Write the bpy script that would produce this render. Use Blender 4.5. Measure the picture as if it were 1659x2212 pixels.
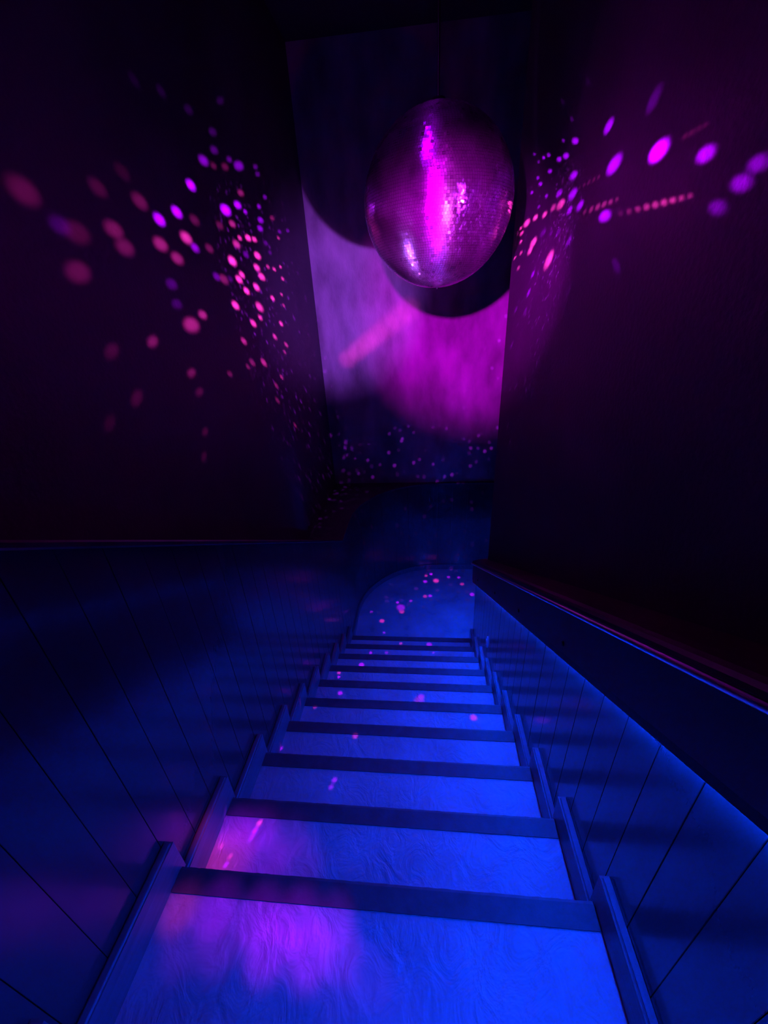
import bpy, bmesh, math, random
from mathutils import Vector, Matrix

for o in list(bpy.data.objects):
    bpy.data.objects.remove(o)
scene = bpy.context.scene
COL = scene.collection
random.seed(7)
H = 3.387                      # eye height above the lower landing

# ------------------------------------------------------------------ camera
cam_data = bpy.data.cameras.new('camera')
cam = bpy.data.objects.new('camera', cam_data)
COL.objects.link(cam)
cam_data.sensor_fit = 'HORIZONTAL'
cam_data.sensor_width = 36.0
cam_data.lens = 36.0 * 854.83 / 1659.0
cam_data.clip_start = 0.02
pitch, roll, yaw = 0.467, -0.0573, -0.1101
fwd = Vector((math.sin(yaw) * math.cos(pitch), math.cos(yaw) * math.cos(pitch), -math.sin(pitch)))
right = fwd.cross(Vector((0, 0, 1))).normalized()
up = right.cross(fwd)
r2 = right * math.cos(roll) + up * math.sin(roll)
u2 = -right * math.sin(roll) + up * math.cos(roll)
m = Matrix((r2, u2, -fwd)).transposed().to_4x4()
m.translation = Vector((0, 0, H))
cam.matrix_world = m
scene.camera = cam

# ------------------------------------------------------------------ world and exposure
world = bpy.data.worlds.new('world')
scene.world = world
world.use_nodes = True
bg = world.node_tree.nodes['Background']
bg.inputs[0].default_value = (0.02, 0.01, 0.35, 1)
bg.inputs[1].default_value = 0.01
scene.view_settings.view_transform = 'Standard'
scene.view_settings.look = 'None'
scene.view_settings.exposure = 0.0
scene.view_settings.gamma = 1.0
scene.view_settings.use_curve_mapping = False

# ------------------------------------------------------------------ numbers shared by everything
RISE, RUN = 0.18, 0.3004
Y0, Z0 = 0.5649, H - 1.5868        # front edge of the first tread in view
XL, XR = -0.7952, 0.4921
SLOPE = RISE / RUN
def zs(y, off):                    # height at y of a line parallel to the flight, off above the eye's own
    return H + off - SLOPE * y
PART_END = 3.27
WXL, WXR = -0.825, 0.52            # panelled faces left and right
UXL, UXR = -1.17, 0.62             # plain upper faces left and right
YB = 4.86
CEIL = H + 2.15

VIOLET = (0.42, 0.0, 1.0)
PINK = (1.0, 0.03, 0.5)
BLUE = (0.0, 0.037, 1.0)

def aim(o, target):
    o.rotation_euler = (Vector(target) - o.location).to_track_quat('-Z', 'Y').to_euler()

def lamp(name, kind, loc, color, energy, **kw):
    d = bpy.data.lights.new(name, kind)
    d.color = color
    d.energy = energy
    for k, v in kw.items():
        setattr(d, k, v)
    o = bpy.data.objects.new(name, d)
    COL.objects.link(o)
    o.location = loc
    return o

# club spots beside and above the camera: each throws its own shadow of the mirror ball on the end wall
L1 = (0.50, 0.26, H - 0.32)
L2 = (-0.125, 0.41, H + 0.25)
s = lamp('violet_spot', 'SPOT', L1, (0.40, 0.07, 1.0), 800, spot_size=math.radians(28), spot_blend=1.0, shadow_soft_size=0.02)
aim(s, (-1.02, YB, H + 0.16))
s = lamp('pink_spot', 'SPOT', L1, (0.9, 0.07, 0.9), 90, spot_size=math.radians(22), spot_blend=0.9, shadow_soft_size=0.06)
aim(s, (0.10, 2.35, H + 0.30))
s = lamp('magenta_spot', 'SPOT', L2, (0.80, 0.0, 1.0), 850, spot_size=math.radians(36), spot_blend=1.0, shadow_soft_size=0.02)
aim(s, (0.55, YB, H - 0.06))
s = lamp('dim_wide_spot', 'SPOT', L1, (1.0, 0.0, 0.55), 9, spot_size=math.radians(44), spot_blend=1.0, shadow_soft_size=0.03)
aim(s, (-0.85, YB, H + 1.2))
s = lamp('magenta_wall_fill', 'SPOT', (0.50, 0.6, H + 0.1), (1.0, 0.0, 0.35), 0.35, spot_size=math.radians(110), spot_blend=1.0, shadow_soft_size=0.03)  # added fill without a fixture, faint magenta on the left wall
aim(s, (UXL, 0.9, H))
s = lamp('violet_top_fill', 'SPOT', (-0.35, 1.1, CEIL - 0.25), (0.45, 0.0, 1.0), 40, spot_size=math.radians(26), spot_blend=0.6, shadow_soft_size=0.15)  # added fill from above, tints the top of the ball
aim(s, (0.08, 2.35, H + 0.5))
# added lamp standing in for the ball's glow on the wall beside it
s = lamp('ball_side_fill', 'SPOT', (0.36, 2.05, H + 0.32), (0.85, 0.0, 0.9), 1.6, spot_size=math.radians(95), spot_blend=1.0, shadow_soft_size=0.05)
aim(s, (0.62, 2.35, H + 0.2))
# two added fill lamps without fixtures, aimed up at the ball
s = lamp('violet_low_fill', 'SPOT', (-1.05, 2.0, H - 1.12), (0.42, 0.10, 1.0), 60, spot_size=math.radians(20), spot_blend=0.6, shadow_soft_size=0.12)
aim(s, (0.08, 2.35, H + 0.40))
s = lamp('magenta_low_fill', 'SPOT', (0.10, 0.9, H - 1.45), (0.8, 0.0, 1.0), 26, spot_size=math.radians(15), spot_blend=0.8, shadow_soft_size=0.10)
aim(s, (0.08, 2.35, H + 0.36))
# the blue light strip under the fascia is the glowing strip itself, built with the handrail
BLUE_STRENGTH = 350.0

# added direction-patterned lamps, most standing in for light thrown off the mirror ball
# rows: direction x, y, z, angular half-width, angular half-height, colour (0 violet, 1 pink), strength
PATCH_SPOTS = [
    (-0.1342, -0.3399, -0.9308, 0.0192, 0.0192, 1, 2.86), (-0.1001, -0.3392, -0.9354, 0.0221, 0.0221, 0, 5.36), (-0.0597, -0.3421, -0.9378, 0.0223, 0.0223, 0, 5.32), (-0.025, -0.3432, -0.9389, 0.0229, 0.0229, 0, 5.3),
    (0.0088, -0.3426, -0.9394, 0.0201, 0.0201, 0, 2.78), (-0.0851, -0.3585, -0.9296, 0.0213, 0.0213, 0, 2.18), (-0.0438, -0.3594, -0.9321, 0.0218, 0.0218, 0, 5.42), (-0.0073, -0.3599, -0.933, 0.0219, 0.0219, 0, 5.4),
    (0.0205, -0.3593, -0.933, 0.0181, 0.0181, 0, 2.15), (-0.1163, -0.3605, -0.9255, 0.0214, 0.0214, 0, 1.06), (0.0454, -0.3709, -0.9276, 0.0204, 0.0204, 0, 0.36), (0.0198, -0.3749, -0.9269, 0.0203, 0.0203, 0, 0.3),
    (0.0679, -0.3811, -0.9221, 0.0169, 0.0169, 0, 0.09), (-0.1279, -0.2464, -0.9607, 0.0236, 0.0236, 0, 5.54), (-0.1014, -0.2456, -0.964, 0.024, 0.024, 0, 3.67), (-0.0665, -0.2528, -0.9652, 0.027, 0.027, 0, 1.05),
    (-0.1263, -0.2706, -0.9544, 0.0316, 0.0316, 1, 2.98), (-0.0897, -0.2732, -0.9578, 0.0326, 0.0326, 0, 2.94), (-0.0486, -0.2753, -0.9601, 0.0303, 0.0303, 0, 1.07), (-0.1393, -0.2746, -0.9514, 0.0243, 0.0243, 1, 2.28),
]
LEFT_SPOTS = [
    (-0.9207, 0.3355, 0.1993, 0.0461, 0.0199, 0, 1.21), (-0.9872, 0.147, 0.0617, 0.0496, 0.0231, 0, 0.81), (-0.9996, -0.029, 0.0033, 0.048, 0.0237, 0, 0.78), (-0.7863, 0.601, 0.1435, 0.0518, 0.0219, 0, 2.32),
    (-0.7036, 0.6888, 0.1748, 0.0342, 0.0144, 0, 2.23), (-0.6641, 0.7313, 0.1556, 0.0182, 0.0079, 0, 1.69), (-0.9663, 0.2474, -0.0709, 0.0444, 0.02, 0, 0.42), (-0.8221, 0.4791, 0.3076, 0.0475, 0.0177, 0, 0.49),
    (-0.633, 0.7101, 0.3083, 0.0405, 0.0153, 0, 0.88), (-0.6778, 0.6592, 0.3257, 0.0245, 0.0089, 0, 0.35), (-0.7459, 0.5672, 0.3491, 0.0371, 0.0129, 0, 0.19), (-0.7192, 0.5675, 0.4009, 0.0354, 0.0115, 0, 0.12),
    (-0.793, 0.4133, 0.4476, 0.0395, 0.0126, 0, 0.04), (-0.8559, 0.2275, 0.4644, 0.0379, 0.0142, 0, 0.02), (-0.8939, 0.0407, 0.4464, 0.039, 0.0178, 0, 0.01), (-0.6241, 0.6203, 0.4752, 0.0309, 0.009, 0, 0.09),
    (-0.5773, 0.8051, 0.1358, 0.023, 0.0107, 0, 1.95), (-0.5906, 0.8002, 0.1046, 0.0236, 0.0111, 0, 1.82), (-0.5701, 0.801, 0.1826, 0.016, 0.0072, 0, 2.02), (-0.5226, 0.825, 0.2153, 0.0147, 0.0066, 0, 1.89),
    (-0.5352, 0.7956, 0.2839, 0.0176, 0.0072, 0, 0.7), (-0.5371, 0.7865, 0.3047, 0.0175, 0.007, 0, 0.7), (-0.9663, -0.063, -0.2498, 0.0517, 0.0231, 0, 0.07), (-0.9439, -0.0601, -0.3248, 0.0478, 0.0203, 0, 0.05),
    (-0.8998, 0.3995, -0.1754, 0.0414, 0.0187, 0, 0.2), (-0.7167, 0.6971, -0.0212, 0.0283, 0.0138, 0, 0.49), (-0.8315, -0.547, -0.0973, 0.0359, 0.0255, 0, 0.03), (-0.5714, 0.8189, 0.054, 0.0199, 0.01, 0, 0.58),
    (-0.5545, 0.8319, 0.0221, 0.0147, 0.0077, 0, 0.63), (-0.4751, 0.8733, 0.1082, 0.0126, 0.0065, 0, 1.69), (-0.4266, 0.8969, 0.1168, 0.0115, 0.0061, 0, 2.33), (-0.834, 0.5274, -0.162, 0.0317, 0.0149, 0, 0.09),
    (-0.8099, 0.582, -0.0731, 0.0442, 0.0209, 1, 1.77), (-0.6406, 0.7678, -0.008, 0.0297, 0.015, 1, 3.58), (-0.6571, 0.7513, -0.0609, 0.0287, 0.0149, 1, 3.32), (-0.6329, 0.7687, -0.092, 0.03, 0.0161, 1, 3.71),
    (-0.7627, 0.6354, -0.1203, 0.0301, 0.0148, 1, 1.75), (-0.7831, 0.604, -0.1484, 0.0352, 0.0171, 1, 1.96), (-0.6762, 0.7214, -0.1496, 0.0299, 0.0158, 1, 3.04), (-0.7426, 0.6428, -0.1879, 0.03, 0.0151, 1, 2.3),
    (-0.8114, 0.5136, -0.2792, 0.0385, 0.0181, 1, 1.46), (-0.6667, 0.7076, -0.2342, 0.0362, 0.0195, 1, 2.13), (-0.6662, 0.691, -0.2807, 0.0202, 0.0109, 1, 2.13), (-0.7099, 0.6257, -0.3234, 0.0297, 0.0151, 1, 2.18),
    (-0.5767, 0.8001, -0.1648, 0.0176, 0.0103, 1, 4.9), (-0.5346, 0.8057, -0.2551, 0.0152, 0.0095, 1, 5.09), (-0.5777, 0.7474, -0.3282, 0.0183, 0.0108, 1, 3.27), (-0.7572, 0.4965, -0.4244, 0.0309, 0.0139, 1, 0.62),
    (-0.9827, 0.1813, -0.0384, 0.0605, 0.0275, 1, 0.4), (-0.9927, -0.0713, -0.0971, 0.0619, 0.0293, 1, 0.15), (-0.9889, 0.047, -0.1408, 0.0608, 0.0273, 1, 0.15), (-0.9311, -0.3556, -0.0816, 0.0529, 0.0299, 1, 0.06),
    (-0.9371, -0.3227, -0.1332, 0.0569, 0.0307, 1, 0.05), (-0.8206, -0.5331, -0.2063, 0.0457, 0.0299, 1, 0.04), (-0.9878, -0.1487, 0.0468, 0.058, 0.0311, 1, 0.05), (-0.9266, -0.3744, 0.0359, 0.0444, 0.0286, 1, 0.02),
    (-0.969, -0.2128, 0.1256, 0.0498, 0.0292, 1, 0.01), (-0.7958, -0.6045, -0.0368, 0.04, 0.0329, 1, 0.03), (-0.7657, 0.6362, 0.0939, 0.033, 0.0145, 1, 0.6), (-0.7662, 0.6426, 0.0111, 0.0379, 0.0177, 1, 0.83),
    (-0.6826, 0.7288, 0.0543, 0.0268, 0.0126, 1, 2.96), (-0.6426, 0.7642, 0.0559, 0.0219, 0.0105, 1, 2.37), (-0.7379, 0.6735, 0.0433, 0.0203, 0.0094, 1, 1.57), (-0.9148, 0.0243, -0.4032, 0.0795, 0.031, 1, 0.24),
    (-0.9188, 0.1561, -0.3626, 0.0474, 0.019, 1, 0.29), (-0.856, -0.2927, -0.4262, 0.0385, 0.0175, 1, 0.12), (-0.7801, -0.4801, -0.4011, 0.0325, 0.0193, 1, 0.03), (-0.8297, -0.0761, -0.553, 0.0406, 0.0141, 1, 0.14),
    (-0.792, -0.0483, -0.6086, 0.0374, 0.0121, 1, 0.06), (-0.7429, -0.4166, -0.5239, 0.0318, 0.0173, 1, 0.04), (-0.6814, -0.5154, -0.5197, 0.0221, 0.0153, 1, 0.02), (-0.7779, 0.2669, -0.5689, 0.0297, 0.0098, 1, 0.16),
    (-0.7019, 0.5118, -0.4954, 0.0299, 0.0133, 1, 0.41), (-0.7186, 0.4618, -0.52, 0.0215, 0.0089, 1, 0.29), (-0.6411, 0.6082, -0.468, 0.0284, 0.0143, 1, 1.03), (-0.5363, 0.6967, -0.4763, 0.0144, 0.0082, 1, 1.75),
    (-0.5625, 0.6396, -0.5239, 0.0188, 0.0099, 1, 0.8), (-0.5497, 0.6068, -0.5742, 0.0187, 0.0093, 1, 0.65), (-0.5097, 0.7945, -0.3302, 0.015, 0.0095, 1, 2.83), (-0.4984, 0.8646, -0.0636, 0.0107, 0.0063, 1, 5.09),
    (-0.5435, 0.8385, -0.0392, 0.013, 0.0073, 1, 3.92), (-0.5822, 0.8121, -0.0387, 0.0138, 0.0074, 1, 2.51), (-0.5017, 0.8648, -0.0197, 0.0091, 0.0052, 1, 4.99), (-0.6644, 0.714, 0.2209, 0.0287, 0.0118, 1, 0.48),
    (-0.7153, 0.6304, 0.3015, 0.0332, 0.0123, 1, 0.14), (-0.7791, 0.5514, 0.2983, 0.0311, 0.0114, 1, 0.11), (-0.9507, 0.3049, 0.0556, 0.0527, 0.0237, 1, 0.06), (-0.8433, 0.5328, 0.0708, 0.0392, 0.0174, 1, 0.13),
    (-0.9189, 0.3909, -0.052, 0.0454, 0.0205, 1, 0.1), (-0.867, 0.4661, -0.1763, 0.0505, 0.0233, 1, 0.17), (-0.856, -0.5053, -0.1094, 0.0502, 0.033, 1, 0.02), (-0.5163, 0.8465, -0.1296, 0.0096, 0.0058, 1, 3.6),
    (-0.5099, 0.8431, -0.1707, 0.0096, 0.006, 1, 2.83), (-0.4875, 0.8689, 0.0855, 0.0101, 0.0052, 1, 3.24), (-0.7135, -0.0761, -0.6965, 0.0278, 0.0083, 1, 0.06), (-0.6687, -0.1217, -0.7335, 0.0252, 0.0079, 1, 0.05),
    (-0.5039, 0.8506, 0.1499, 0.0175, 0.0085, 1, 0.84), (-0.5196, 0.7725, -0.3651, 0.0119, 0.0074, 1, 1.93), (-0.4485, 0.657, -0.606, 0.0115, 0.0064, 1, 1.19),
]
RIGHT_SPOTS = [
    (0.9271, 0.0049, 0.3748, 0.1207, 0.0457, 0, 0.13), (0.6244, 0.6837, 0.3778, 0.0635, 0.0176, 0, 0.42), (0.5465, 0.7817, 0.3004, 0.0475, 0.016, 0, 0.63), (0.4761, 0.8321, 0.2845, 0.0325, 0.0123, 0, 0.95),
    (0.9561, -0.2925, 0.0162, 0.1696, 0.0717, 0, 0.12), (0.6328, -0.7701, -0.0803, 0.0655, 0.0441, 0, 0.4), (0.4538, -0.8778, -0.1534, 0.0237, 0.0226, 0, 0.15), (0.3743, -0.8998, -0.2244, 0.0152, 0.0178, 0, 0.13),
    (0.3633, -0.9112, -0.194, 0.0131, 0.0168, 0, 0.12), (0.3939, -0.8783, -0.2711, 0.0177, 0.0177, 0, 0.06), (0.7101, -0.6765, 0.1953, 0.0666, 0.0531, 0, 0.02), (0.7039, 0.6902, 0.1677, 0.0835, 0.0314, 0, 0.29),
    (0.4052, 0.8843, 0.2321, 0.0227, 0.0102, 0, 1.54), (0.7378, 0.6746, 0.0257, 0.0985, 0.0429, 0, 0.26), (0.5409, 0.8357, 0.0947, 0.0478, 0.0232, 0, 0.54), (0.8643, 0.4862, -0.1288, 0.0996, 0.042, 0, 0.16),
    (0.7156, 0.6926, -0.0904, 0.0629, 0.0308, 0, 0.23), (0.8978, -0.2574, -0.3574, 0.1507, 0.0434, 0, 0.14), (0.3413, 0.9219, 0.1834, 0.0169, 0.009, 0, 2.58), (0.3167, 0.9249, 0.2104, 0.0114, 0.0062, 0, 2.67),
    (0.3379, 0.8958, 0.2887, 0.0136, 0.0064, 0, 2.65), (0.3712, 0.8786, 0.3004, 0.0185, 0.008, 0, 1.66), (0.4833, 0.7933, 0.3704, 0.0217, 0.0072, 0, 0.36), (0.5229, 0.712, 0.4685, 0.0293, 0.0085, 0, 0.06),
    (0.4056, 0.9068, 0.1151, 0.0177, 0.0099, 0, 1.27), (0.2895, 0.9441, 0.1578, 0.0104, 0.0064, 0, 3.49), (0.3508, 0.933, 0.0803, 0.0118, 0.0077, 0, 1.59), (0.7279, 0.5915, -0.3469, 0.0636, 0.0323, 0, 0.11),
    (0.5845, 0.792, -0.1766, 0.0427, 0.0264, 0, 0.1), (0.4121, 0.9077, -0.0787, 0.0303, 0.0221, 0, 0.28), (0.4961, 0.8584, -0.1303, 0.024, 0.0163, 0, 0.16), (0.274, 0.915, 0.2962, 0.0094, 0.005, 0, 1.99),
    (0.307, 0.9121, 0.2717, 0.0097, 0.0049, 0, 1.41), (0.6394, -0.5164, -0.5697, 0.0668, 0.0239, 0, 0.02), (0.3473, 0.9031, -0.2527, 0.016, 0.0159, 0, 1.64), (0.3207, 0.8904, -0.323, 0.0153, 0.0163, 0, 1.63),
    (0.2999, 0.8693, -0.393, 0.015, 0.0165, 0, 0.57), (0.2451, 0.9172, -0.3142, 0.0103, 0.0129, 0, 1.34), (0.4012, 0.7665, 0.5015, 0.0204, 0.0075, 0, 0.03), (0.6887, 0.3073, 0.6567, 0.0781, 0.0118, 0, 0.0),
    (0.5846, 0.5201, 0.6227, 0.0464, 0.0094, 0, 0.01), (0.225, 0.8675, -0.4436, 0.0096, 0.012, 0, 1.03), (0.462, 0.6292, -0.6251, 0.0347, 0.0224, 0, 0.02), (0.641, 0.3529, -0.6815, 0.0571, 0.021, 0, 0.01),
    (0.336, 0.9383, -0.0824, 0.0282, 0.0236, 1, 4.05), (0.3166, 0.9424, -0.108, 0.0192, 0.0174, 1, 4.52), (0.4898, 0.8203, -0.2951, 0.0621, 0.0472, 1, 1.13), (0.4107, 0.9115, 0.0205, 0.0258, 0.0168, 1, 1.92),
    (0.3336, 0.942, 0.0376, 0.0198, 0.0143, 1, 3.86), (0.2785, 0.9597, 0.038, 0.0208, 0.0166, 1, 6.64), (0.5826, 0.8127, 0.0125, 0.0659, 0.0341, 1, 0.57), (0.4919, 0.8703, 0.0259, 0.0375, 0.0215, 1, 0.58),
    (0.2579, 0.9632, -0.0754, 0.0085, 0.0084, 1, 5.97), (0.2529, 0.9671, -0.0256, 0.0082, 0.0077, 1, 7.59), (0.2536, 0.9673, 0.0086, 0.0103, 0.0091, 1, 8.16), (0.2247, 0.9742, 0.0211, 0.009, 0.0084, 1, 13.54),
    (0.2182, 0.9758, -0.017, 0.0079, 0.008, 1, 12.81), (0.223, 0.9735, 0.0506, 0.0089, 0.0079, 1, 11.08), (0.2462, 0.9687, 0.0328, 0.0079, 0.0069, 1, 8.23), (0.2084, 0.9771, 0.0423, 0.0066, 0.0062, 1, 13.58),
    (0.2493, 0.9591, -0.1342, 0.0084, 0.0091, 1, 5.47), (0.2273, 0.9711, -0.0735, 0.0065, 0.0069, 1, 7.22), (0.9158, 0.3306, -0.228, 0.059, 0.0235, 1, 0.02), (0.9568, 0.1463, -0.2511, 0.076, 0.028, 1, 0.03),
    (0.9635, -0.0385, -0.2649, 0.0829, 0.0283, 1, 0.03), (0.9406, -0.2062, -0.2696, 0.075, 0.0246, 1, 0.03), (0.8989, -0.3472, -0.2673, 0.0571, 0.0187, 1, 0.03), (0.8486, -0.4602, -0.261, 0.0376, 0.0128, 1, 0.02),
    (0.7729, -0.5311, -0.3473, 0.0405, 0.0137, 1, 0.01), (0.7094, -0.6226, -0.3304, 0.0369, 0.0142, 1, 0.02), (0.6537, -0.6883, -0.3144, 0.0325, 0.0142, 1, 0.03), (0.6063, -0.7364, -0.3001, 0.0278, 0.0137, 1, 0.05),
    (0.5662, -0.7725, -0.2876, 0.0229, 0.0128, 1, 0.06), (0.5323, -0.8001, -0.2768, 0.0183, 0.0114, 1, 0.07), (0.5033, -0.8217, -0.2674, 0.0142, 0.0098, 1, 0.07), (0.4785, -0.8389, -0.2592, 0.0106, 0.008, 1, 0.06),
    (0.4571, -0.8529, -0.2521, 0.0077, 0.0064, 1, 0.05), (0.8272, 0.5603, 0.0431, 0.0342, 0.0139, 1, 0.01), (0.8895, 0.4555, 0.0357, 0.0474, 0.0186, 1, 0.01), (0.9417, 0.3353, 0.0271, 0.0567, 0.0219, 1, 0.01),
    (0.9788, 0.2042, 0.0176, 0.0578, 0.0223, 1, 0.01), (0.9976, 0.069, 0.0078, 0.0509, 0.0197, 1, 0.01), (0.998, -0.0629, -0.0018, 0.0385, 0.0152, 1, 0.0), (0.5734, -0.8154, -0.0799, 0.0097, 0.0078, 1, 0.0),
    (0.5489, -0.8321, -0.0791, 0.0104, 0.0089, 1, 0.0), (0.5272, -0.8461, -0.0782, 0.0104, 0.0095, 1, 0.01), (0.5078, -0.858, -0.0775, 0.0097, 0.0093, 1, 0.01), (0.4905, -0.8681, -0.0768, 0.0083, 0.0085, 1, 0.01),
    (0.4748, -0.8768, -0.0761, 0.0065, 0.007, 1, 0.01), (0.4607, -0.8843, -0.0755, 0.0048, 0.0054, 1, 0.0),
]
STREAK_SPOTS = [
    (-0.2822, 0.9589, -0.0297, 0.0241, 0.0233, 1, 20.1), (-0.2584, 0.9659, -0.0126, 0.0255, 0.0244, 1, 22.21), (-0.2346, 0.9721, 0.0043, 0.027, 0.0256, 1, 21.79), (-0.2109, 0.9773, 0.0211, 0.0284, 0.0266, 1, 18.99),
    (-0.1872, 0.9816, 0.0377, 0.0297, 0.0276, 1, 16.31), (-0.1636, 0.985, 0.054, 0.031, 0.0285, 1, 13.74), (-0.1403, 0.9876, 0.07, 0.0323, 0.0294, 1, 11.26),
]
STEP_SPOTS = [
    (0.0365, 0.5567, -0.8299, 0.0103, 0.0103, 1, 14.23), (0.0005, 0.5535, -0.8329, 0.0074, 0.0074, 0, 21.89), (0.0203, 0.582, -0.8129, 0.006, 0.006, 0, 26.48), (0.1206, 0.5414, -0.8321, 0.0071, 0.0071, 1, 9.45),
    (0.1106, 0.5669, -0.8163, 0.0058, 0.0058, 0, 18.86), (0.1507, 0.5005, -0.8525, 0.0081, 0.0081, 0, 20.41), (-0.0002, 0.4969, -0.8678, 0.0076, 0.0076, 1, 8.33), (0.0163, 0.499, -0.8664, 0.0062, 0.0062, 0, 19.44),
    (-0.0796, 0.4504, -0.8893, 0.0146, 0.0146, 0, 14.59), (-0.0767, 0.4342, -0.8975, 0.0091, 0.0091, 1, 11.25), (-0.0908, 0.4693, -0.8784, 0.0054, 0.0054, 0, 18.66), (-0.047, 0.478, -0.8771, 0.0054, 0.0054, 0, 15.21),
    (-0.139, 0.3943, -0.9084, 0.0086, 0.0086, 1, 10.85), (-0.1733, 0.4269, -0.8875, 0.0051, 0.0051, 0, 11.12), (-0.1303, 0.35, -0.9276, 0.0046, 0.0046, 0, 9.74), (0.0035, 0.5757, -0.8177, 0.006, 0.006, 1, 9.96),
    (0.0781, 0.5696, -0.8182, 0.0059, 0.0059, 0, 18.73), (-0.1698, 0.2038, -0.9642, 0.005, 0.005, 0, 12.76), (-0.078, 0.2811, -0.9565, 0.0054, 0.0054, 1, 6.92), (0.0106, 0.2802, -0.9599, 0.0097, 0.0097, 0, 10.43),
    (-0.1941, 0.1143, -0.9743, 0.0085, 0.0085, 0, 12.21), (-0.2548, 0.0327, -0.9664, 0.0053, 0.0053, 1, 5.68), (-0.2523, 0.018, -0.9675, 0.0043, 0.0043, 0, 10.99), (0.0227, 0.2134, -0.9767, 0.0039, 0.0039, 0, 6.71),
    (0.12, 0.1226, -0.9852, 0.0031, 0.0031, 1, 1.75), (-0.1216, 0.2069, -0.9708, 0.006, 0.006, 0, 4.92), (-0.0164, -0.0952, -0.9953, 0.0096, 0.0096, 0, 4.34), (-0.0226, -0.11, -0.9937, 0.0158, 0.0158, 1, 1.31),
    (0.1159, -0.212, -0.9704, 0.009, 0.009, 0, 8.24), (-0.2382, -0.0906, -0.967, 0.0067, 0.0067, 0, 8.66), (-0.1713, -0.3342, -0.9268, 0.0068, 0.0068, 1, 2.79), (-0.1863, -0.4783, -0.8582, 0.0051, 0.0051, 0, 4.24),
    (-0.1888, -0.4878, -0.8523, 0.0049, 0.0049, 0, 3.12), (-0.2752, -0.5805, -0.7664, 0.0044, 0.0044, 1, 8.05), (-0.2766, -0.5872, -0.7607, 0.0042, 0.0042, 0, 13.38), (-0.2766, -0.593, -0.7562, 0.003, 0.003, 0, 9.43),
    (-0.2935, -0.6049, -0.7402, 0.003, 0.003, 1, 5.75), (-0.2934, -0.6108, -0.7354, 0.0031, 0.0031, 0, 11.39), (-0.3317, -0.5687, -0.7527, 0.0034, 0.0034, 0, 10.62), (-0.3127, -0.5943, -0.741, 0.003, 0.003, 1, 5.73),
    (-0.3218, -0.3533, -0.8784, 0.0041, 0.0041, 0, 9.51), (-0.3251, -0.2155, -0.9208, 0.0048, 0.0048, 0, 6.26), (-0.289, -0.1951, -0.9373, 0.0051, 0.0051, 1, 1.88), (-0.1736, -0.71, -0.6825, 0.003, 0.003, 0, 1.64),
]

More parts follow.
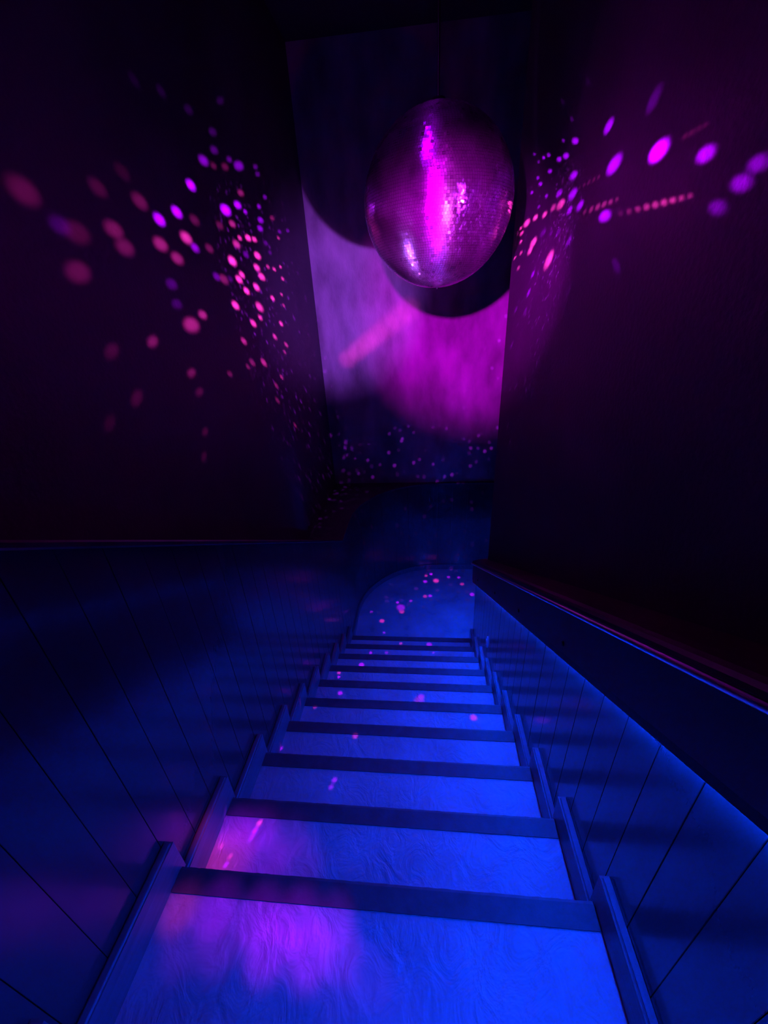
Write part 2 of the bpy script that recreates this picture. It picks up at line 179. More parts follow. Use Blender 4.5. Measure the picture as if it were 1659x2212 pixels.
def patterned_lamp(name, src, spots, energy, base, radius, fine=None):
    """Lamp whose strength depends on direction, like a gobo: one soft disc per table row."""
    per = 25
    for n in range(0, len(spots), per):
        chunk = spots[n:n + per]
        o = lamp(name, 'POINT', src, (1, 1, 1), energy, shadow_soft_size=radius)
        o.data.use_nodes = True
        nt = o.data.node_tree
        em = nt.nodes['Emission']
        geo = nt.nodes.new('ShaderNodeNewGeometry')
        inc = nt.nodes.new('ShaderNodeVectorMath'); inc.operation = 'SCALE'
        inc.inputs['Scale'].default_value = DIRSIGN
        nt.links.new(geo.outputs['Incoming'], inc.inputs[0])
        acc = None
        def add(sock, acc):
            if acc is None:
                return sock
            a = nt.nodes.new('ShaderNodeVectorMath'); a.operation = 'ADD'
            nt.links.new(acc, a.inputs[0]); nt.links.new(sock, a.inputs[1])
            return a.outputs[0]
        for (x, y, z, ah, av, c, st) in chunk:
            ma = nt.nodes.new('ShaderNodeVectorMath'); ma.operation = 'MULTIPLY_ADD'
            nt.links.new(inc.outputs[0], ma.inputs[0])
            ma.inputs[1].default_value = (1 / ah, 1 / ah, 1 / av)
            ma.inputs[2].default_value = (-x / ah, -y / ah, -z / av)
            ln = nt.nodes.new('ShaderNodeVectorMath'); ln.operation = 'LENGTH'
            nt.links.new(ma.outputs[0], ln.inputs[0])
            mr = nt.nodes.new('ShaderNodeMapRange'); mr.interpolation_type = 'SMOOTHSTEP'
            mr.inputs['From Min'].default_value = 1.2
            mr.inputs['From Max'].default_value = 0.4
            mr.inputs['To Min'].default_value = 0
            mr.inputs['To Max'].default_value = st
            nt.links.new(ln.outputs['Value'], mr.inputs['Value'])
            sc = nt.nodes.new('ShaderNodeVectorMath'); sc.operation = 'SCALE'
            sc.inputs[0].default_value = (VIOLET, PINK)[c]
            nt.links.new(mr.outputs[0], sc.inputs['Scale'])
            acc = add(sc.outputs[0], acc)
        if n == 0 and fine:
            ow = nt.nodes.new('ShaderNodeVectorMath'); ow.operation = 'DOT_PRODUCT'
            nt.links.new(inc.outputs[0], ow.inputs[0])
            ow.inputs[1].default_value = (Vector(src) - Vector((0.0795, 2.35, H + 0.445))).normalized()
            om = nt.nodes.new('ShaderNodeMapRange')      # only away from the ball
            om.inputs['From Min'].default_value = 0.05; om.inputs['From Max'].default_value = 0.6
            nt.links.new(ow.outputs['Value'], om.inputs['Value'])
            # faint general glow of the ball and the many tiny glints too small to place one by one
            vor = nt.nodes.new('ShaderNodeTexVoronoi')
            vor.inputs['Scale'].default_value = fine or 24
            nt.links.new(inc.outputs[0], vor.inputs['Vector'])
            mr = nt.nodes.new('ShaderNodeMapRange')
            mr.inputs['From Min'].default_value = 0.34
            mr.inputs['From Max'].default_value = 0.16
            nt.links.new(vor.outputs['Distance'], mr.inputs['Value'])
            sep = nt.nodes.new('ShaderNodeSeparateColor')
            nt.links.new(vor.outputs['Color'], sep.inputs[0])
            pw = nt.nodes.new('ShaderNodeMath'); pw.operation = 'POWER'; pw.inputs[1].default_value = 3.0
            nt.links.new(sep.outputs[0], pw.inputs[0])
            sy = nt.nodes.new('ShaderNodeSeparateXYZ')
            nt.links.new(inc.outputs[0], sy.inputs[0])
            far = nt.nodes.new('ShaderNodeMapRange')        # only towards the foot of the stairwell
            far.inputs['From Min'].default_value = 0.45
            far.inputs['From Max'].default_value = 0.75
            nt.links.new(sy.outputs['Y'], far.inputs['Value'])
            m1 = nt.nodes.new('ShaderNodeMath'); m1.operation = 'MULTIPLY'
            m2 = nt.nodes.new('ShaderNodeMath'); m2.operation = 'MULTIPLY'
            nt.links.new(mr.outputs[0], m1.inputs[0]); nt.links.new(pw.outputs[0], m1.inputs[1])
            low = nt.nodes.new('ShaderNodeMapRange')        # mostly downwards
            low.inputs['From Min'].default_value = 0.3
            low.inputs['From Max'].default_value = -0.1
            nt.links.new(sy.outputs['Z'], low.inputs['Value'])
            m3 = nt.nodes.new('ShaderNodeMath'); m3.operation = 'MULTIPLY'
            nt.links.new(far.outputs[0], m3.inputs[0]); nt.links.new(low.outputs[0], m3.inputs[1])
            m4 = nt.nodes.new('ShaderNodeMath'); m4.operation = 'MULTIPLY'
            nt.links.new(m3.outputs[0], m4.inputs[0])
            if 'right' in name: m4.inputs[1].default_value = 0.6
            else:
                lat = nt.nodes.new('ShaderNodeMapRange')
                lat.inputs['From Min'].default_value = -0.15; lat.inputs['From Max'].default_value = -0.35
                nt.links.new(sy.outputs['X'], lat.inputs['Value']); nt.links.new(lat.outputs[0], m4.inputs[1])
            nt.links.new(m1.outputs[0], m2.inputs[0]); nt.links.new(m4.outputs[0], m2.inputs[1])
            sc = nt.nodes.new('ShaderNodeVectorMath'); sc.operation = 'SCALE'
            sc.inputs[0].default_value = (0.6, 0.02, 1.3)
            nt.links.new(m2.outputs[0], sc.inputs['Scale'])
            acc = add(sc.outputs[0], acc)
            bs = nt.nodes.new('ShaderNodeVectorMath'); bs.operation = 'SCALE'
            bs.inputs[0].default_value = base
            nt.links.new(om.outputs[0], bs.inputs['Scale'])
            acc = add(bs.outputs[0], acc)
        nt.links.new(acc, em.inputs['Color'])
        em.inputs['Strength'].default_value = 1.0

DIRSIGN = 1.0
patterned_lamp('glint_lamp_left', (-0.20, 2.12, H + 0.42), LEFT_SPOTS, 900, (0.0004, 0.0, 0.0012), 0.010, 40)
patterned_lamp('glint_lamp_right', (0.30, 1.80, H + 0.38), RIGHT_SPOTS, 520, (0.0002, 0.0, 0.0004), 0.005, 46)
patterned_lamp('glint_lamp_down', (0.02, 2.20, H + 0.10), STEP_SPOTS, 75, (0, 0, 0), 0.006, None)
patterned_lamp('step_patch_lamp', (-0.3, 1.6, H + 1.5), PATCH_SPOTS, 55, (0, 0, 0), 0.02, None)  # added overhead lamp that draws the patch on the treads
patterned_lamp('pink_streak_lamp', L1, STREAK_SPOTS, 22, (0, 0, 0), 0.02, None)  # added lamp that draws the pink streak on the end wall

# ------------------------------------------------------------------ materials
def mat(name, color, rough=0.5, metallic=0.0, var=0.0, vscale=6.0, stretch=(1, 1, 1), bump=0.0, bscale=30.0, spec=0.5, coat=0.0, bdist=0.01, detail=4):
    M = bpy.data.materials.new(name)
    M.use_nodes = True
    nt = M.node_tree
    b = nt.nodes['Principled BSDF']
    b.inputs['Base Color'].default_value = (*color, 1)
    b.inputs['Roughness'].default_value = rough
    b.inputs['Metallic'].default_value = metallic
    b.inputs['Specular IOR Level'].default_value = spec
    b.inputs['Coat Weight'].default_value = coat
    b.inputs['Coat Roughness'].default_value = 0.12
    tc = nt.nodes.new('ShaderNodeTexCoord')
    mp = nt.nodes.new('ShaderNodeMapping')
    mp.inputs['Scale'].default_value = stretch
    nt.links.new(tc.outputs['Object'], mp.inputs['Vector'])
    if var > 0:
        n = nt.nodes.new('ShaderNodeTexNoise')
        n.inputs['Scale'].default_value = vscale
        n.inputs['Detail'].default_value = detail
        nt.links.new(mp.outputs[0], n.inputs['Vector'])
        cr = nt.nodes.new('ShaderNodeValToRGB')
        cr.color_ramp.elements[0].position = 0.3
        cr.color_ramp.elements[1].position = 0.7
        cr.color_ramp.elements[0].color = (*[c * (1 - var) for c in color], 1)
        cr.color_ramp.elements[1].color = (*[min(1, c * (1 + var)) for c in color], 1)
        nt.links.new(n.outputs['Fac'], cr.inputs['Fac'])
        nt.links.new(cr.outputs['Color'], b.inputs['Base Color'])
        mr = nt.nodes.new('ShaderNodeMapRange')
        mr.inputs['To Min'].default_value = max(0.03, rough * 0.8)
        mr.inputs['To Max'].default_value = min(1, rough * 1.25)
        nt.links.new(n.outputs['Fac'], mr.inputs['Value'])
        nt.links.new(mr.outputs[0], b.inputs['Roughness'])
    if bump > 0:
        n2 = nt.nodes.new('ShaderNodeTexNoise')
        n2.inputs['Scale'].default_value = bscale
        n2.inputs['Detail'].default_value = 5
        nt.links.new(mp.outputs[0], n2.inputs['Vector'])
        bp = nt.nodes.new('ShaderNodeBump')
        bp.inputs['Strength'].default_value = bump
        bp.inputs['Distance'].default_value = bdist
        nt.links.new(n2.outputs['Fac'], bp.inputs['Height'])
        nt.links.new(bp.outputs[0], b.inputs['Normal'])
    return M

M_wall = mat('dark_matt_paint', (0.07, 0.07, 0.077), 0.6, var=0.25, vscale=3, bump=0.25, bscale=60)
M_back = mat('mottled_plaster', (0.36, 0.35, 0.37), 0.55, var=0.5, vscale=2.6, stretch=(1.6, 1, 0.7), bump=0.25, bscale=40, detail=7)
M_panel = mat('gloss_painted_boards', (0.055, 0.055, 0.06), 0.22, var=0.15, vscale=4, stretch=(1, 1, 0.3), bump=0.06, bscale=14, bdist=0.02, coat=0.4)
M_rail = mat('dark_varnished_wood', (0.07, 0.035, 0.035), 0.35, var=0.6, vscale=8, stretch=(1, 0.15, 1), bump=0.1, bscale=50)
M_fascia = mat('dark_fascia_board', (0.05, 0.05, 0.055), 0.45, var=0.2, vscale=5)
M_tread = mat('worn_sheet_tread', (0.42, 0.42, 0.45), 0.4, var=0.16, vscale=4, bump=0.25, bscale=18, bdist=0.008)
M_nose = mat('dark_nosing_rubber', (0.075, 0.075, 0.085), 0.5, var=0.2, vscale=20, bump=0.3, bscale=90, bdist=0.002)
M_riser = mat('riser_paint', (0.10, 0.10, 0.11), 0.5, var=0.2)
M_skirt = mat('painted_skirting', (0.15, 0.15, 0.17), 0.3, var=0.2, vscale=10, stretch=(4, 0.4, 4), bump=0.12, bscale=30)
M_floor = mat('landing_sheet_floor', (0.42, 0.42, 0.45), 0.28, var=0.25, vscale=3, bump=0.15, bscale=22, bdist=0.005)
M_bead = mat('brushed_metal_bead', (0.75, 0.75, 0.8), 0.38, metallic=1.0)
M_ceil = mat('black_ceiling', (0.05, 0.05, 0.055), 0.8, var=0.2)
M_bolt = mat('black_bolt', (0.01, 0.01, 0.012), 0.4, metallic=0.6)
M_strip = mat('blue_light_strip', (0.5, 0.5, 0.6), 0.4)
b = M_strip.node_tree.nodes['Principled BSDF']
b.inputs['Emission Color'].default_value = (*BLUE, 1)
b.inputs['Emission Strength'].default_value = BLUE_STRENGTH
M_oval = mat('pale_plastic', (0.85, 0.85, 0.9), 0.25)
M_core = mat('ball_core', (0.02, 0.02, 0.02), 0.6)
M_metal = mat('grey_rod_metal', (0.10, 0.10, 0.11), 0.3, metallic=1.0)
ANROT = 0.25
M_tile = mat('mirror_tile_glass', (0.6, 0.58, 0.62), 0.26, metallic=0.95, var=0.5, vscale=7)  # blotchy base tone stands in for uneven reflections
b = M_tile.node_tree.nodes['Principled BSDF']
b.inputs['Anisotropic'].default_value = 0.7
tg = M_tile.node_tree.nodes.new('ShaderNodeTangent'); tg.direction_type = 'RADIAL'; tg.axis = 'Z'
M_tile.node_tree.links.new(tg.outputs[0], b.inputs['Tangent'])
b.inputs['Anisotropic Rotation'].default_value = ANROT

# wrinkles and scuffs of the worn tread covering
nt = M_tread.node_tree
b = nt.nodes['Principled BSDF']
tc = nt.nodes.new('ShaderNodeTexCoord')
mp = nt.nodes.new('ShaderNodeMapping'); mp.inputs['Scale'].default_value = (1, 0.8, 1)
nt.links.new(tc.outputs['Object'], mp.inputs['Vector'])
nz = nt.nodes.new('ShaderNodeTexNoise'); nz.inputs['Scale'].default_value = 11; nz.inputs['Detail'].default_value = 3; nz.inputs['Distortion'].default_value = 1.6
nt.links.new(mp.outputs[0], nz.inputs['Vector'])
bp = nt.nodes.new('ShaderNodeBump'); bp.inputs['Strength'].default_value = 0.55; bp.inputs['Distance'].default_value = 0.016
nt.links.new(nz.outputs['Fac'], bp.inputs['Height'])
old = b.inputs['Normal'].links[0].from_node
nt.links.new(bp.outputs[0], old.inputs['Normal'])

# ------------------------------------------------------------------ mesh helpers
def obj(name, bm, material, parent=None, smooth=False, loc=None):
    me = bpy.data.meshes.new(name)
    bmesh.ops.recalc_face_normals(bm, faces=bm.faces)
    if smooth:
        for f in bm.faces: f.smooth = True
    bm.to_mesh(me); bm.free()
    me.materials.append(material)
    o = bpy.data.objects.new(name, me)
    COL.objects.link(o)
    if parent: o.parent = parent
    if loc: o.location = loc
    return o

def empty(name, loc=(0, 0, 0)):
    o = bpy.data.objects.new(name, None)
    o.empty_display_size = 0.1
    COL.objects.link(o)
    o.location = loc
    return o

def tag(o, label=None, cat=None, group=None, kind=None):
    if label: o['label'] = label
    if cat: o['category'] = cat
    if group: o['group'] = group
    if kind: o['kind'] = kind
    return o

def add_box(bm, x0, x1, y0, y1, z0, z1):
    v = [bm.verts.new(p) for p in ((x0, y0, z0), (x1, y0, z0), (x1, y1, z0), (x0, y1, z0), (x0, y0, z1), (x1, y0, z1), (x1, y1, z1), (x0, y1, z1))]
    for f in ((0, 3, 2, 1), (4, 5, 6, 7), (0, 1, 5, 4), (1, 2, 6, 5), (2, 3, 7, 6), (3, 0, 4, 7)):
        bm.faces.new([v[i] for i in f])
    return v

def box(x0, x1, y0, y1, z0, z1, bev=0.0):
    bm = bmesh.new()
    add_box(bm, x0, x1, y0, y1, z0, z1)
    if bev: bmesh.ops.bevel(bm, geom=list(bm.edges), offset=bev, segments=2, affect='EDGES')
    return bm

def prism(poly, a, b, axis='x', bev=0.0):
    """poly in the two other axes (y,z for x; x,y for z), extruded from a to b."""
    bm = bmesh.new()
    def P(u, v, w):
        return (w, u, v) if axis == 'x' else (u, v, w)
    v0 = [bm.verts.new(P(u, v, a)) for u, v in poly]
    v1 = [bm.verts.new(P(u, v, b)) for u, v in poly]
    bm.faces.new(v0); bm.faces.new(v1[::-1])
    n = len(poly)
    for i in range(n):
        bm.faces.new((v0[i], v0[(i + 1) % n], v1[(i + 1) % n], v1[i]))
    if bev: bmesh.ops.bevel(bm, geom=list(bm.edges), offset=bev, segments=2, affect='EDGES')
    return bm

def sweep(profile, path, closed=False):
    """profile of (x, z-offset) swept along (y) stations; path is a list of (y, z0)."""
    bm = bmesh.new()
    rings = []
    for (y, z) in path:
        rings.append([bm.verts.new((px, y, z + pz)) for px, pz in profile])
    n = len(profile)
    for a, b2 in zip(rings, rings[1:]):
        for i in range(n):
            bm.faces.new((a[i], a[(i + 1) % n], b2[(i + 1) % n], b2[i]))
    bm.faces.new(rings[0]); bm.faces.new(rings[-1][::-1])
    return bm

# ------------------------------------------------------------------ the setting
YA = -1.5
o = obj('floor', box(UXL - 0.1, 2.3, 2.9, YB + 0.1, -0.12, 0.0), M_floor); tag(o, 'pale sheet floor of the lower landing with a rounded far corner', kind='structure')
o = obj('ceiling', box(UXL - 0.1, 2.3, YA, YB + 0.1, CEIL, CEIL + 0.1), M_ceil); tag(o, kind='structure')
o = obj('wall_back', box(UXL - 0.1, 2.3, YB, YB + 0.1, 0, CEIL), M_back); tag(o, kind='structure')
wl = obj('wall_left', box(UXL - 0.1, UXL, YA, YB, -0.1, CEIL), M_wall); tag(wl, kind='structure')
wr = obj('wall_right', box(UXR, UXR + 0.14, YA, PART_END, -0.1, CEIL), M_wall); tag(wr, kind='structure')
o = obj('wall_far_right', box(2.2, 2.3, YA, YB, -0.1, CEIL), M_wall); tag(o, kind='structure')
o = obj('wall_front', box(UXL, 2.2, YA - 0.1, YA, -0.1, CEIL), M_wall); tag(o, kind='structure')

# right panelling: a backing and one board after another
PITCH = 0.1185
def board_poly(y0, y1, lo, hi, zmin=0.0):
    return [(y0, max(zmin, zs(y0, lo))), (y1, max(zmin, zs(y1, lo))), (y1, zs(y1, hi)), (y0, zs(y0, hi))]
LO, HI = -1.56, -0.30
o = obj('panel_backing', prism([(YA, zs(YA, LO)), (3.0, 0.0), (PART_END, 0.0), (PART_END, zs(PART_END, HI)), (YA, zs(YA, HI))], WXR + 0.016, UXR), M_panel, wr)
y = 0.359 - PITCH * 13
while y < PART_END - 0.02:
    y1 = min(y + PITCH, PART_END)
    obj('plank', prism(board_poly(y + 0.0009, y1 - 0.0009, LO, HI), WXR + random.uniform(0, 0.0008), WXR + 0.018, bev=0.0007), M_panel, wr)
    y += PITCH

# left wainscot down the flight, its boards, and the rounded wainscot of the landing
LB = 0.119
CAPZ = H - 2.03
yk = 2.03 / SLOPE
o = obj('panel_backing', prism([(YA, zs(YA, LO)), (3.0, 0.0), (yk, 0.0), (yk, CAPZ - 0.02), (YA, zs(YA, -0.02))], UXL, WXL - 0.016), M_panel, wl)
y = 0.447 - LB * 15
while y < 3.78:
    y1 = min(y + LB, 3.82)
    def top(yy): return max(CAPZ, zs(yy, 0.0)) - 0.022
    def bot(yy): return max(0.0, zs(yy, LO))
    obj('plank', prism([(y + .0009, bot(y)), (y1 - .0009, bot(y1)), (y1 - .0009, top(y1)), (y + .0009, top(y))], WXL - 0.018, WXL - random.uniform(0, 0.0008), bev=0.0007), M_panel, wl)
    y += LB
cap_path = [(yy, max(CAPZ, zs(yy, 0.0))) for yy in [YA + i * 0.3 for i in range(int((yk - YA) / 0.3) + 1)] + [yk]]
prof = [(UXL, 0.0), (WXL + 0.012, 0.0), (WXL + 0.018, -0.006), (WXL + 0.018, -0.018), (WXL + 0.012, -0.024), (UXL, -0.024)]
o = obj('wainscot_cap', sweep(prof, cap_path), M_rail, wl)
CX, CY, CR = 0.19, 3.82, 1.015
wb = bpy.data.objects['wall_back']
ARC = [math.pi - i * (math.pi / 2) / 24 for i in range(25)]
nseg = 8
for i in range(nseg):            # boards of the rounded corner, each gently bent
    a0 = math.pi - i * (math.pi / 2) / nseg - 0.0009
    a1 = math.pi - (i + 1) * (math.pi / 2) / nseg + 0.0009
    bm = bmesh.new(); rings = []
    for k in range(5):
        a = a0 + (a1 - a0) * k / 4
        ro = 0.0006 * (i % 3)
        rings.append([bm.verts.new((CX + (CR + r_) * math.cos(a), CY + (CR + r_) * math.sin(a), z)) for r_, z in ((ro, 0), (0.016, 0), (0.016, CAPZ - .022), (ro, CAPZ - .022))])
    for p, q_ in zip(rings, rings[1:]):
        for j in range(4): bm.faces.new((p[j], p[(j + 1) % 4], q_[(j + 1) % 4], q_[j]))
    bm.faces.new(rings[0]); bm.faces.new(rings[-1][::-1])
    obj('plank', bm, M_panel, wb)
x = CX
while x < 2.15:
    obj('plank', box(x + .0009, min(x + 0.2, 2.2) - .0009, CY + CR + random.uniform(0, .0008), CY + CR + 0.018, 0, CAPZ - .022, .0012), M_panel, wb)
    x += 0.2
# ledge on top of it, filling the corner
inner = [(CX + (CR - 0.016) * math.cos(a), CY + (CR - 0.016) * math.sin(a)) for a in ARC]
poly = [(UXL, yk)] + [(WXL + 0.016, yk)] + inner + [(2.2, CY + CR - 0.016), (2.2, YB), (UXL, YB)]
obj('wainscot_cap', prism(poly, CAPZ - 0.024, CAPZ, 'z'), M_wall, wb)
# baseboard of the landing
bo = [(CX + (CR - 0.016) * math.cos(a), CY + (CR - 0.016) * math.sin(a)) for a in ARC]
bi = [(CX + (CR - 0.001) * math.cos(a), CY + (CR - 0.001) * math.sin(a)) for a in ARC]
poly = [(WXL + 0.016, 3.29)] + bo + [(2.2, CY + CR - 0.016), (2.2, CY + CR - 0.001)] + bi[::-1] + [(WXL + .001, 3.29)]
o = obj('baseboard_landing', prism(poly, 0.0, 0.075, 'z'), M_skirt); tag(o, kind='structure')

# ------------------------------------------------------------------ staircase
st = empty('staircase', (0, PART_END, 0))
tag(st, 'narrow blue-lit staircase going down between two board-panelled walls to the landing', 'stairs')
def rel(bm, parent):
    bmesh.ops.translate(bm, verts=bm.verts, vec=-parent.location)
    return bm
def strip_profile(y1, z):
    pts = [(y1 - 0.061, z + 0.0005), (y1 - 0.061, z + 0.004), (y1 - 0.004, z + 0.005), (y1 + 0.004, z + 0.001), (y1 + 0.004, z - 0.034), (y1, z - 0.036), (y1, z + 0.0005)]
    return pts
for k in range(-5, 10):
    z = Z0 - RISE * k
    ye = Y0 + RUN * k - (0.09 if k < 0 else 0)     # the topmost tread in view is a little deeper
    tr = obj('tread', rel(box(XL - 0.028, XR + 0.026, ye - RUN - (0.11 if k == 0 else 0.02), ye, z - 0.032, z, 0.002), st), M_tread, st)
    # worn front edge of the strip: slightly ragged
    bm = bmesh.new()
    n = 90; rings = []
    pts = strip_profile(ye, z)
    for i in range(n + 1):
        x = XL + 0.002 + (XR - XL - 0.004) * i / n
        j = random.uniform(-0.0007, 0.0007)
        rings.append([bm.verts.new((x, py + (j if py > ye else j * 0.3 if py < ye - .05 else 0), pz)) for py, pz in pts])
    m_ = len(pts)
    for p, q_ in zip(rings, rings[1:]):
        for j in range(m_): bm.faces.new((p[j], p[(j + 1) % m_], q_[(j + 1) % m_], q_[j]))
    bm.faces.new(rings[0]); bm.faces.new(rings[-1][::-1])
    obj('nosing_strip', rel(bm, st), M_nose, st)
    obj('riser', rel(box(XL - 0.028, XR + 0.026, ye - 0.040, ye - 0.022, z - RISE, z - 0.032), st), M_riser, st)
    # skirting boards lying along each tread on both sides, with rounded upper edge
    for (xa, xb) in ((XR, WXR - 0.0005), (WXL + 0.0005, XL)):
        yb_, yf_ = ye - RUN + (0.004 if k else -0.086), ye + 0.018
        bm = bmesh.new()
        add_box(bm, xa, xb, yb_, yf_, z - 0.02, z + 0.132)
        es = [e for e in bm.edges if all(v.co.z > z + 0.1 for v in e.verts)]
        bmesh.ops.bevel(bm, geom=es, offset=0.007, segments=3, affect='EDGES')
        obj('skirting_board', rel(bm, st), M_skirt, st)

# ------------------------------------------------------------------ handrail with fascia along the right wall
hr = empty('handrail', (0.5, PART_END, zs(PART_END, -0.5)))
tag(hr, 'dark boxed-in handrail on the right wall with a blue light strip beneath', 'handrail')
FX = 0.482
ys0, ys1 = YA + 0.02, PART_END - 0.01
def slab(x0, x1, o0, o1, ya=ys0, yb=ys1, bev=0.0):
    return rel(prism([(ya, zs(ya, o0)), (yb, zs(yb, o0)), (yb, zs(yb, o1)), (ya, zs(ya, o1))], x0, x1, bev=bev), hr)
obj('fascia_board', slab(FX, FX + 0.014, -0.462, -0.285, bev=0.002), M_fascia, hr)
obj('light_channel', slab(FX + 0.004, FX + 0.013, -0.492, -0.463, bev=0.001), M_bolt, hr)
obj('mounting_rail', slab(FX + 0.0145, WXR - 0.0006, -0.40, -0.31), M_riser, hr)
bm = bmesh.new()
nseg_ = 14
for i in range(nseg_):
    ya_ = ys0 + (ys1 - ys0) * i / nseg_; yb_ = ys0 + (ys1 - ys0) * (i + 1) / nseg_
    q4 = prism([(ya_, zs(ya_, -0.490)), (yb_, zs(yb_, -0.490)), (yb_, zs(yb_, -0.480)), (ya_, zs(ya_, -0.480))], WXR - 0.013, WXR - 0.005)
    tmp = bpy.data.meshes.new('t'); q4.to_mesh(tmp); q4.free(); bm.from_mesh(tmp); bpy.data.meshes.remove(tmp)
obj('light_strip', rel(bm, hr), M_strip, hr)
M_landing_fill = M_strip.copy(); M_landing_fill.node_tree.nodes['Principled BSDF'].inputs['Emission Strength'].default_value = BLUE_STRENGTH * 6  # brighter copy for an unseen strip added to light the landing
obj('light_strip', rel(box(WXR + 0.03, UXR + 0.14, PART_END + 0.004, PART_END + 0.012, zs(PART_END, -0.482), zs(PART_END, -0.474)), hr), M_landing_fill, hr)
# unseen return added round the lower corner to keep the strip's light down
obj('fascia_board', rel(box(FX + 0.03, UXR + 0.14, PART_END + 0.016, PART_END + 0.028, zs(PART_END, -0.481), zs(PART_END, -0.270), 0.002), hr), M_fascia, hr)
obj('mounting_rail', rel(box(WXR + 0.02, UXR + 0.14, PART_END + 0.0005, PART_END + 0.0155, zs(PART_END, -0.40), zs(PART_END, -0.272)), hr), M_riser, hr)
# edge bead: a thin rounded metal line at the foot of the cap
prof = [(FX - 0.014 + 0.010 * math.cos(t), -0.268 + 0.010 * math.sin(t)) for t in [i * math.tau / 12 for i in range(12)]]
obj('edge_bead', rel(sweep(prof, [(ys0, zs(ys0, 0)), (ys1, zs(ys1, 0))]), hr), M_bead, hr, smooth=True)
# cap: rounded nose in section, rounded in plan at its lower end
bm = bmesh.new()
rings = []
stations = [ys0 + (PART_END - 0.07 - ys0) * i / 10 for i in range(11)] + [PART_END - 0.07 + 0.085 * math.sin(t * math.pi / 16) for t in range(1, 9)]
for yy in stations:
    over = max(0.0, yy - (PART_END - 0.07))
    inset = 0.075 * (1 - math.sqrt(max(0.0, 1 - (over / 0.0851) ** 2)))
    x0 = FX - 0.018 + inset
    p_ = [(UXR - 0.001, -0.268), (x0 + 0.012, -0.268), (x0 + 0.003, -0.262), (x0, -0.254), (x0 + 0.002, -0.243), (x0 + 0.009, -0.234), (x0 + 0.022, -0.228), (x0 + 0.05, -0.225), (UXR - 0.001, -0.224)]
    zz = zs(min(yy, PART_END), 0)
    rings.append([bm.verts.new((px, yy, zz + pz)) for px, pz in p_])
n_ = len(rings[0])
for p, q_ in zip(rings, rings[1:]):
    for j in range(n_): bm.faces.new((p[j], p[(j + 1) % n_], q_[(j + 1) % n_], q_[j]))
bm.faces.new(rings[0]); bm.faces.new(rings[-1][::-1])
obj('rail_cap', rel(bm, hr), M_rail, hr)
for yy in (2.924, 2.198, 1.619, 1.066):
    bm = bmesh.new()
    bmesh.ops.create_cone(bm, cap_ends=True, segments=10, radius1=0.010, radius2=0.007, depth=0.006, matrix=Matrix.Translation((FX - 0.003, yy, zs(yy, -0.42))) @ Matrix.Rotation(-math.pi / 2, 4, 'Y'))
    obj('bolt', rel(bm, hr), M_bolt, hr)

for o in hr.children:
    if o.name.startswith('light_strip'): o['label'] = 'glowing blue light strip'  # the piece behind the wall end is added and unseen

# ------------------------------------------------------------------ small oval fitting on the right boards
ov = empty('oval_wall_fitting', (WXR, 2.472, H - 2.459))
tag(ov, 'small pale oval plate on the right panelled wall near the foot of the stairs', 'wall plate')
def oval(rx, rz, t, dx):
    bm = bmesh.new()
    r0 = [bm.verts.new((dx, rx * math.cos(a), rz * math.sin(a))) for a in [i * math.tau / 24 for i in range(24)]]
    r1 = [bm.verts.new((dx - t, rx * .86 * math.cos(a), rz * .9 * math.sin(a))) for a in [i * math.tau / 24 for i in range(24)]]
    for i in range(24): bm.faces.new((r0[i], r0[(i + 1) % 24], r1[(i + 1) % 24], r1[i]))
    bm.faces.new(r0); bm.faces.new(r1[::-1])
    return bm
obj('back_plate', oval(0.028, 0.062, 0.008, 0.001), M_oval, ov)
obj('centre_boss', oval(0.014, 0.036, 0.006, -0.0075), M_oval, ov)

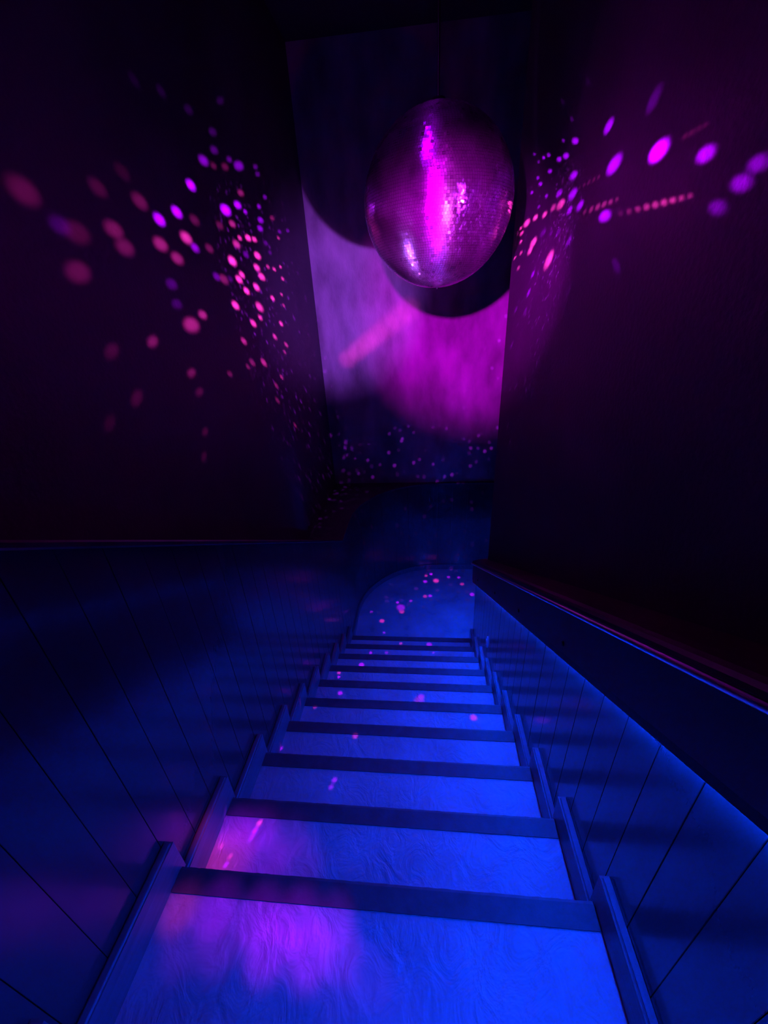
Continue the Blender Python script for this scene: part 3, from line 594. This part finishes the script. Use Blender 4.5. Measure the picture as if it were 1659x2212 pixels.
# ------------------------------------------------------------------ mirror ball
BC = Vector((0.0795, 2.35, H + 0.445)); BR = 0.347
mb = empty('mirror_ball', BC)
tag(mb, 'large mirror ball glowing magenta, hanging over the foot of the stairs', 'mirror ball')
bm = bmesh.new()
bmesh.ops.create_uvsphere(bm, u_segments=64, v_segments=32, radius=BR - 0.004)
obj('core', bm, M_core, mb, smooth=True)
verts, faces = [], []
rows = 96
rnd = random.Random(3)
for r_ in range(1, rows - 1):
    th = math.pi * (r_ + 0.5) / rows
    cnt = max(6, int(2 * math.pi * math.sin(th) * rows / math.pi))
    hw = math.pi * BR / rows * 0.47
    wrow = 2 * math.pi * BR * math.sin(th) / cnt * 0.47
    for c in range(cnt):
        ph = math.tau * (c + 0.5 * (r_ % 2) * 0) / cnt
        te = rnd.gauss(0, 0.025 if rnd.random() < 0.7 else 0.11); ta = rnd.gauss(0, 0.008)
        nrm = Vector((math.sin(th + te) * math.cos(ph + ta), math.sin(th + te) * math.sin(ph + ta), math.cos(th + te)))
        cen = Vector((math.sin(th) * math.cos(ph), math.sin(th) * math.sin(ph), math.cos(th))) * BR
        ea = Vector((-math.sin(ph), math.cos(ph), 0)); ea = (ea - nrm * ea.dot(nrm)).normalized()
        eb = nrm.cross(ea)
        i0 = len(verts)
        for a, b2 in ((-1, -1), (1, -1), (1, 1), (-1, 1)):
            verts.append(cen + ea * wrow * a + eb * hw * b2)
        faces.append((i0, i0 + 1, i0 + 2, i0 + 3))
me = bpy.data.meshes.new('mirror_tiles'); me.from_pydata([tuple(v) for v in verts], [], faces)
me.materials.append(M_tile)
o = bpy.data.objects.new('mirror_tiles', me); COL.objects.link(o); o.parent = mb; o['kind'] = 'stuff'
def cyl(r1_, r2_, z0, z1, seg=20):
    bm = bmesh.new()
    bmesh.ops.create_cone(bm, cap_ends=True, segments=seg, radius1=r1_, radius2=r2_, depth=z1 - z0, matrix=Matrix.Translation((0, 0, (z0 + z1) / 2)))
    return bm
obj('top_cap', cyl(0.05, 0.03, BR - 0.008, BR + 0.02), M_metal, mb)
obj('bottom_cap', cyl(0.004, 0.007, -BR - 0.006, -BR + 0.004), M_metal, mb)
obj('hanging_rod', cyl(0.006, 0.006, BR + 0.02, CEIL - BC.z - 0.09, 10), M_metal, mb)
obj('motor_housing', cyl(0.06, 0.07, CEIL - BC.z - 0.09, CEIL - BC.z, 24), M_bolt, mb)
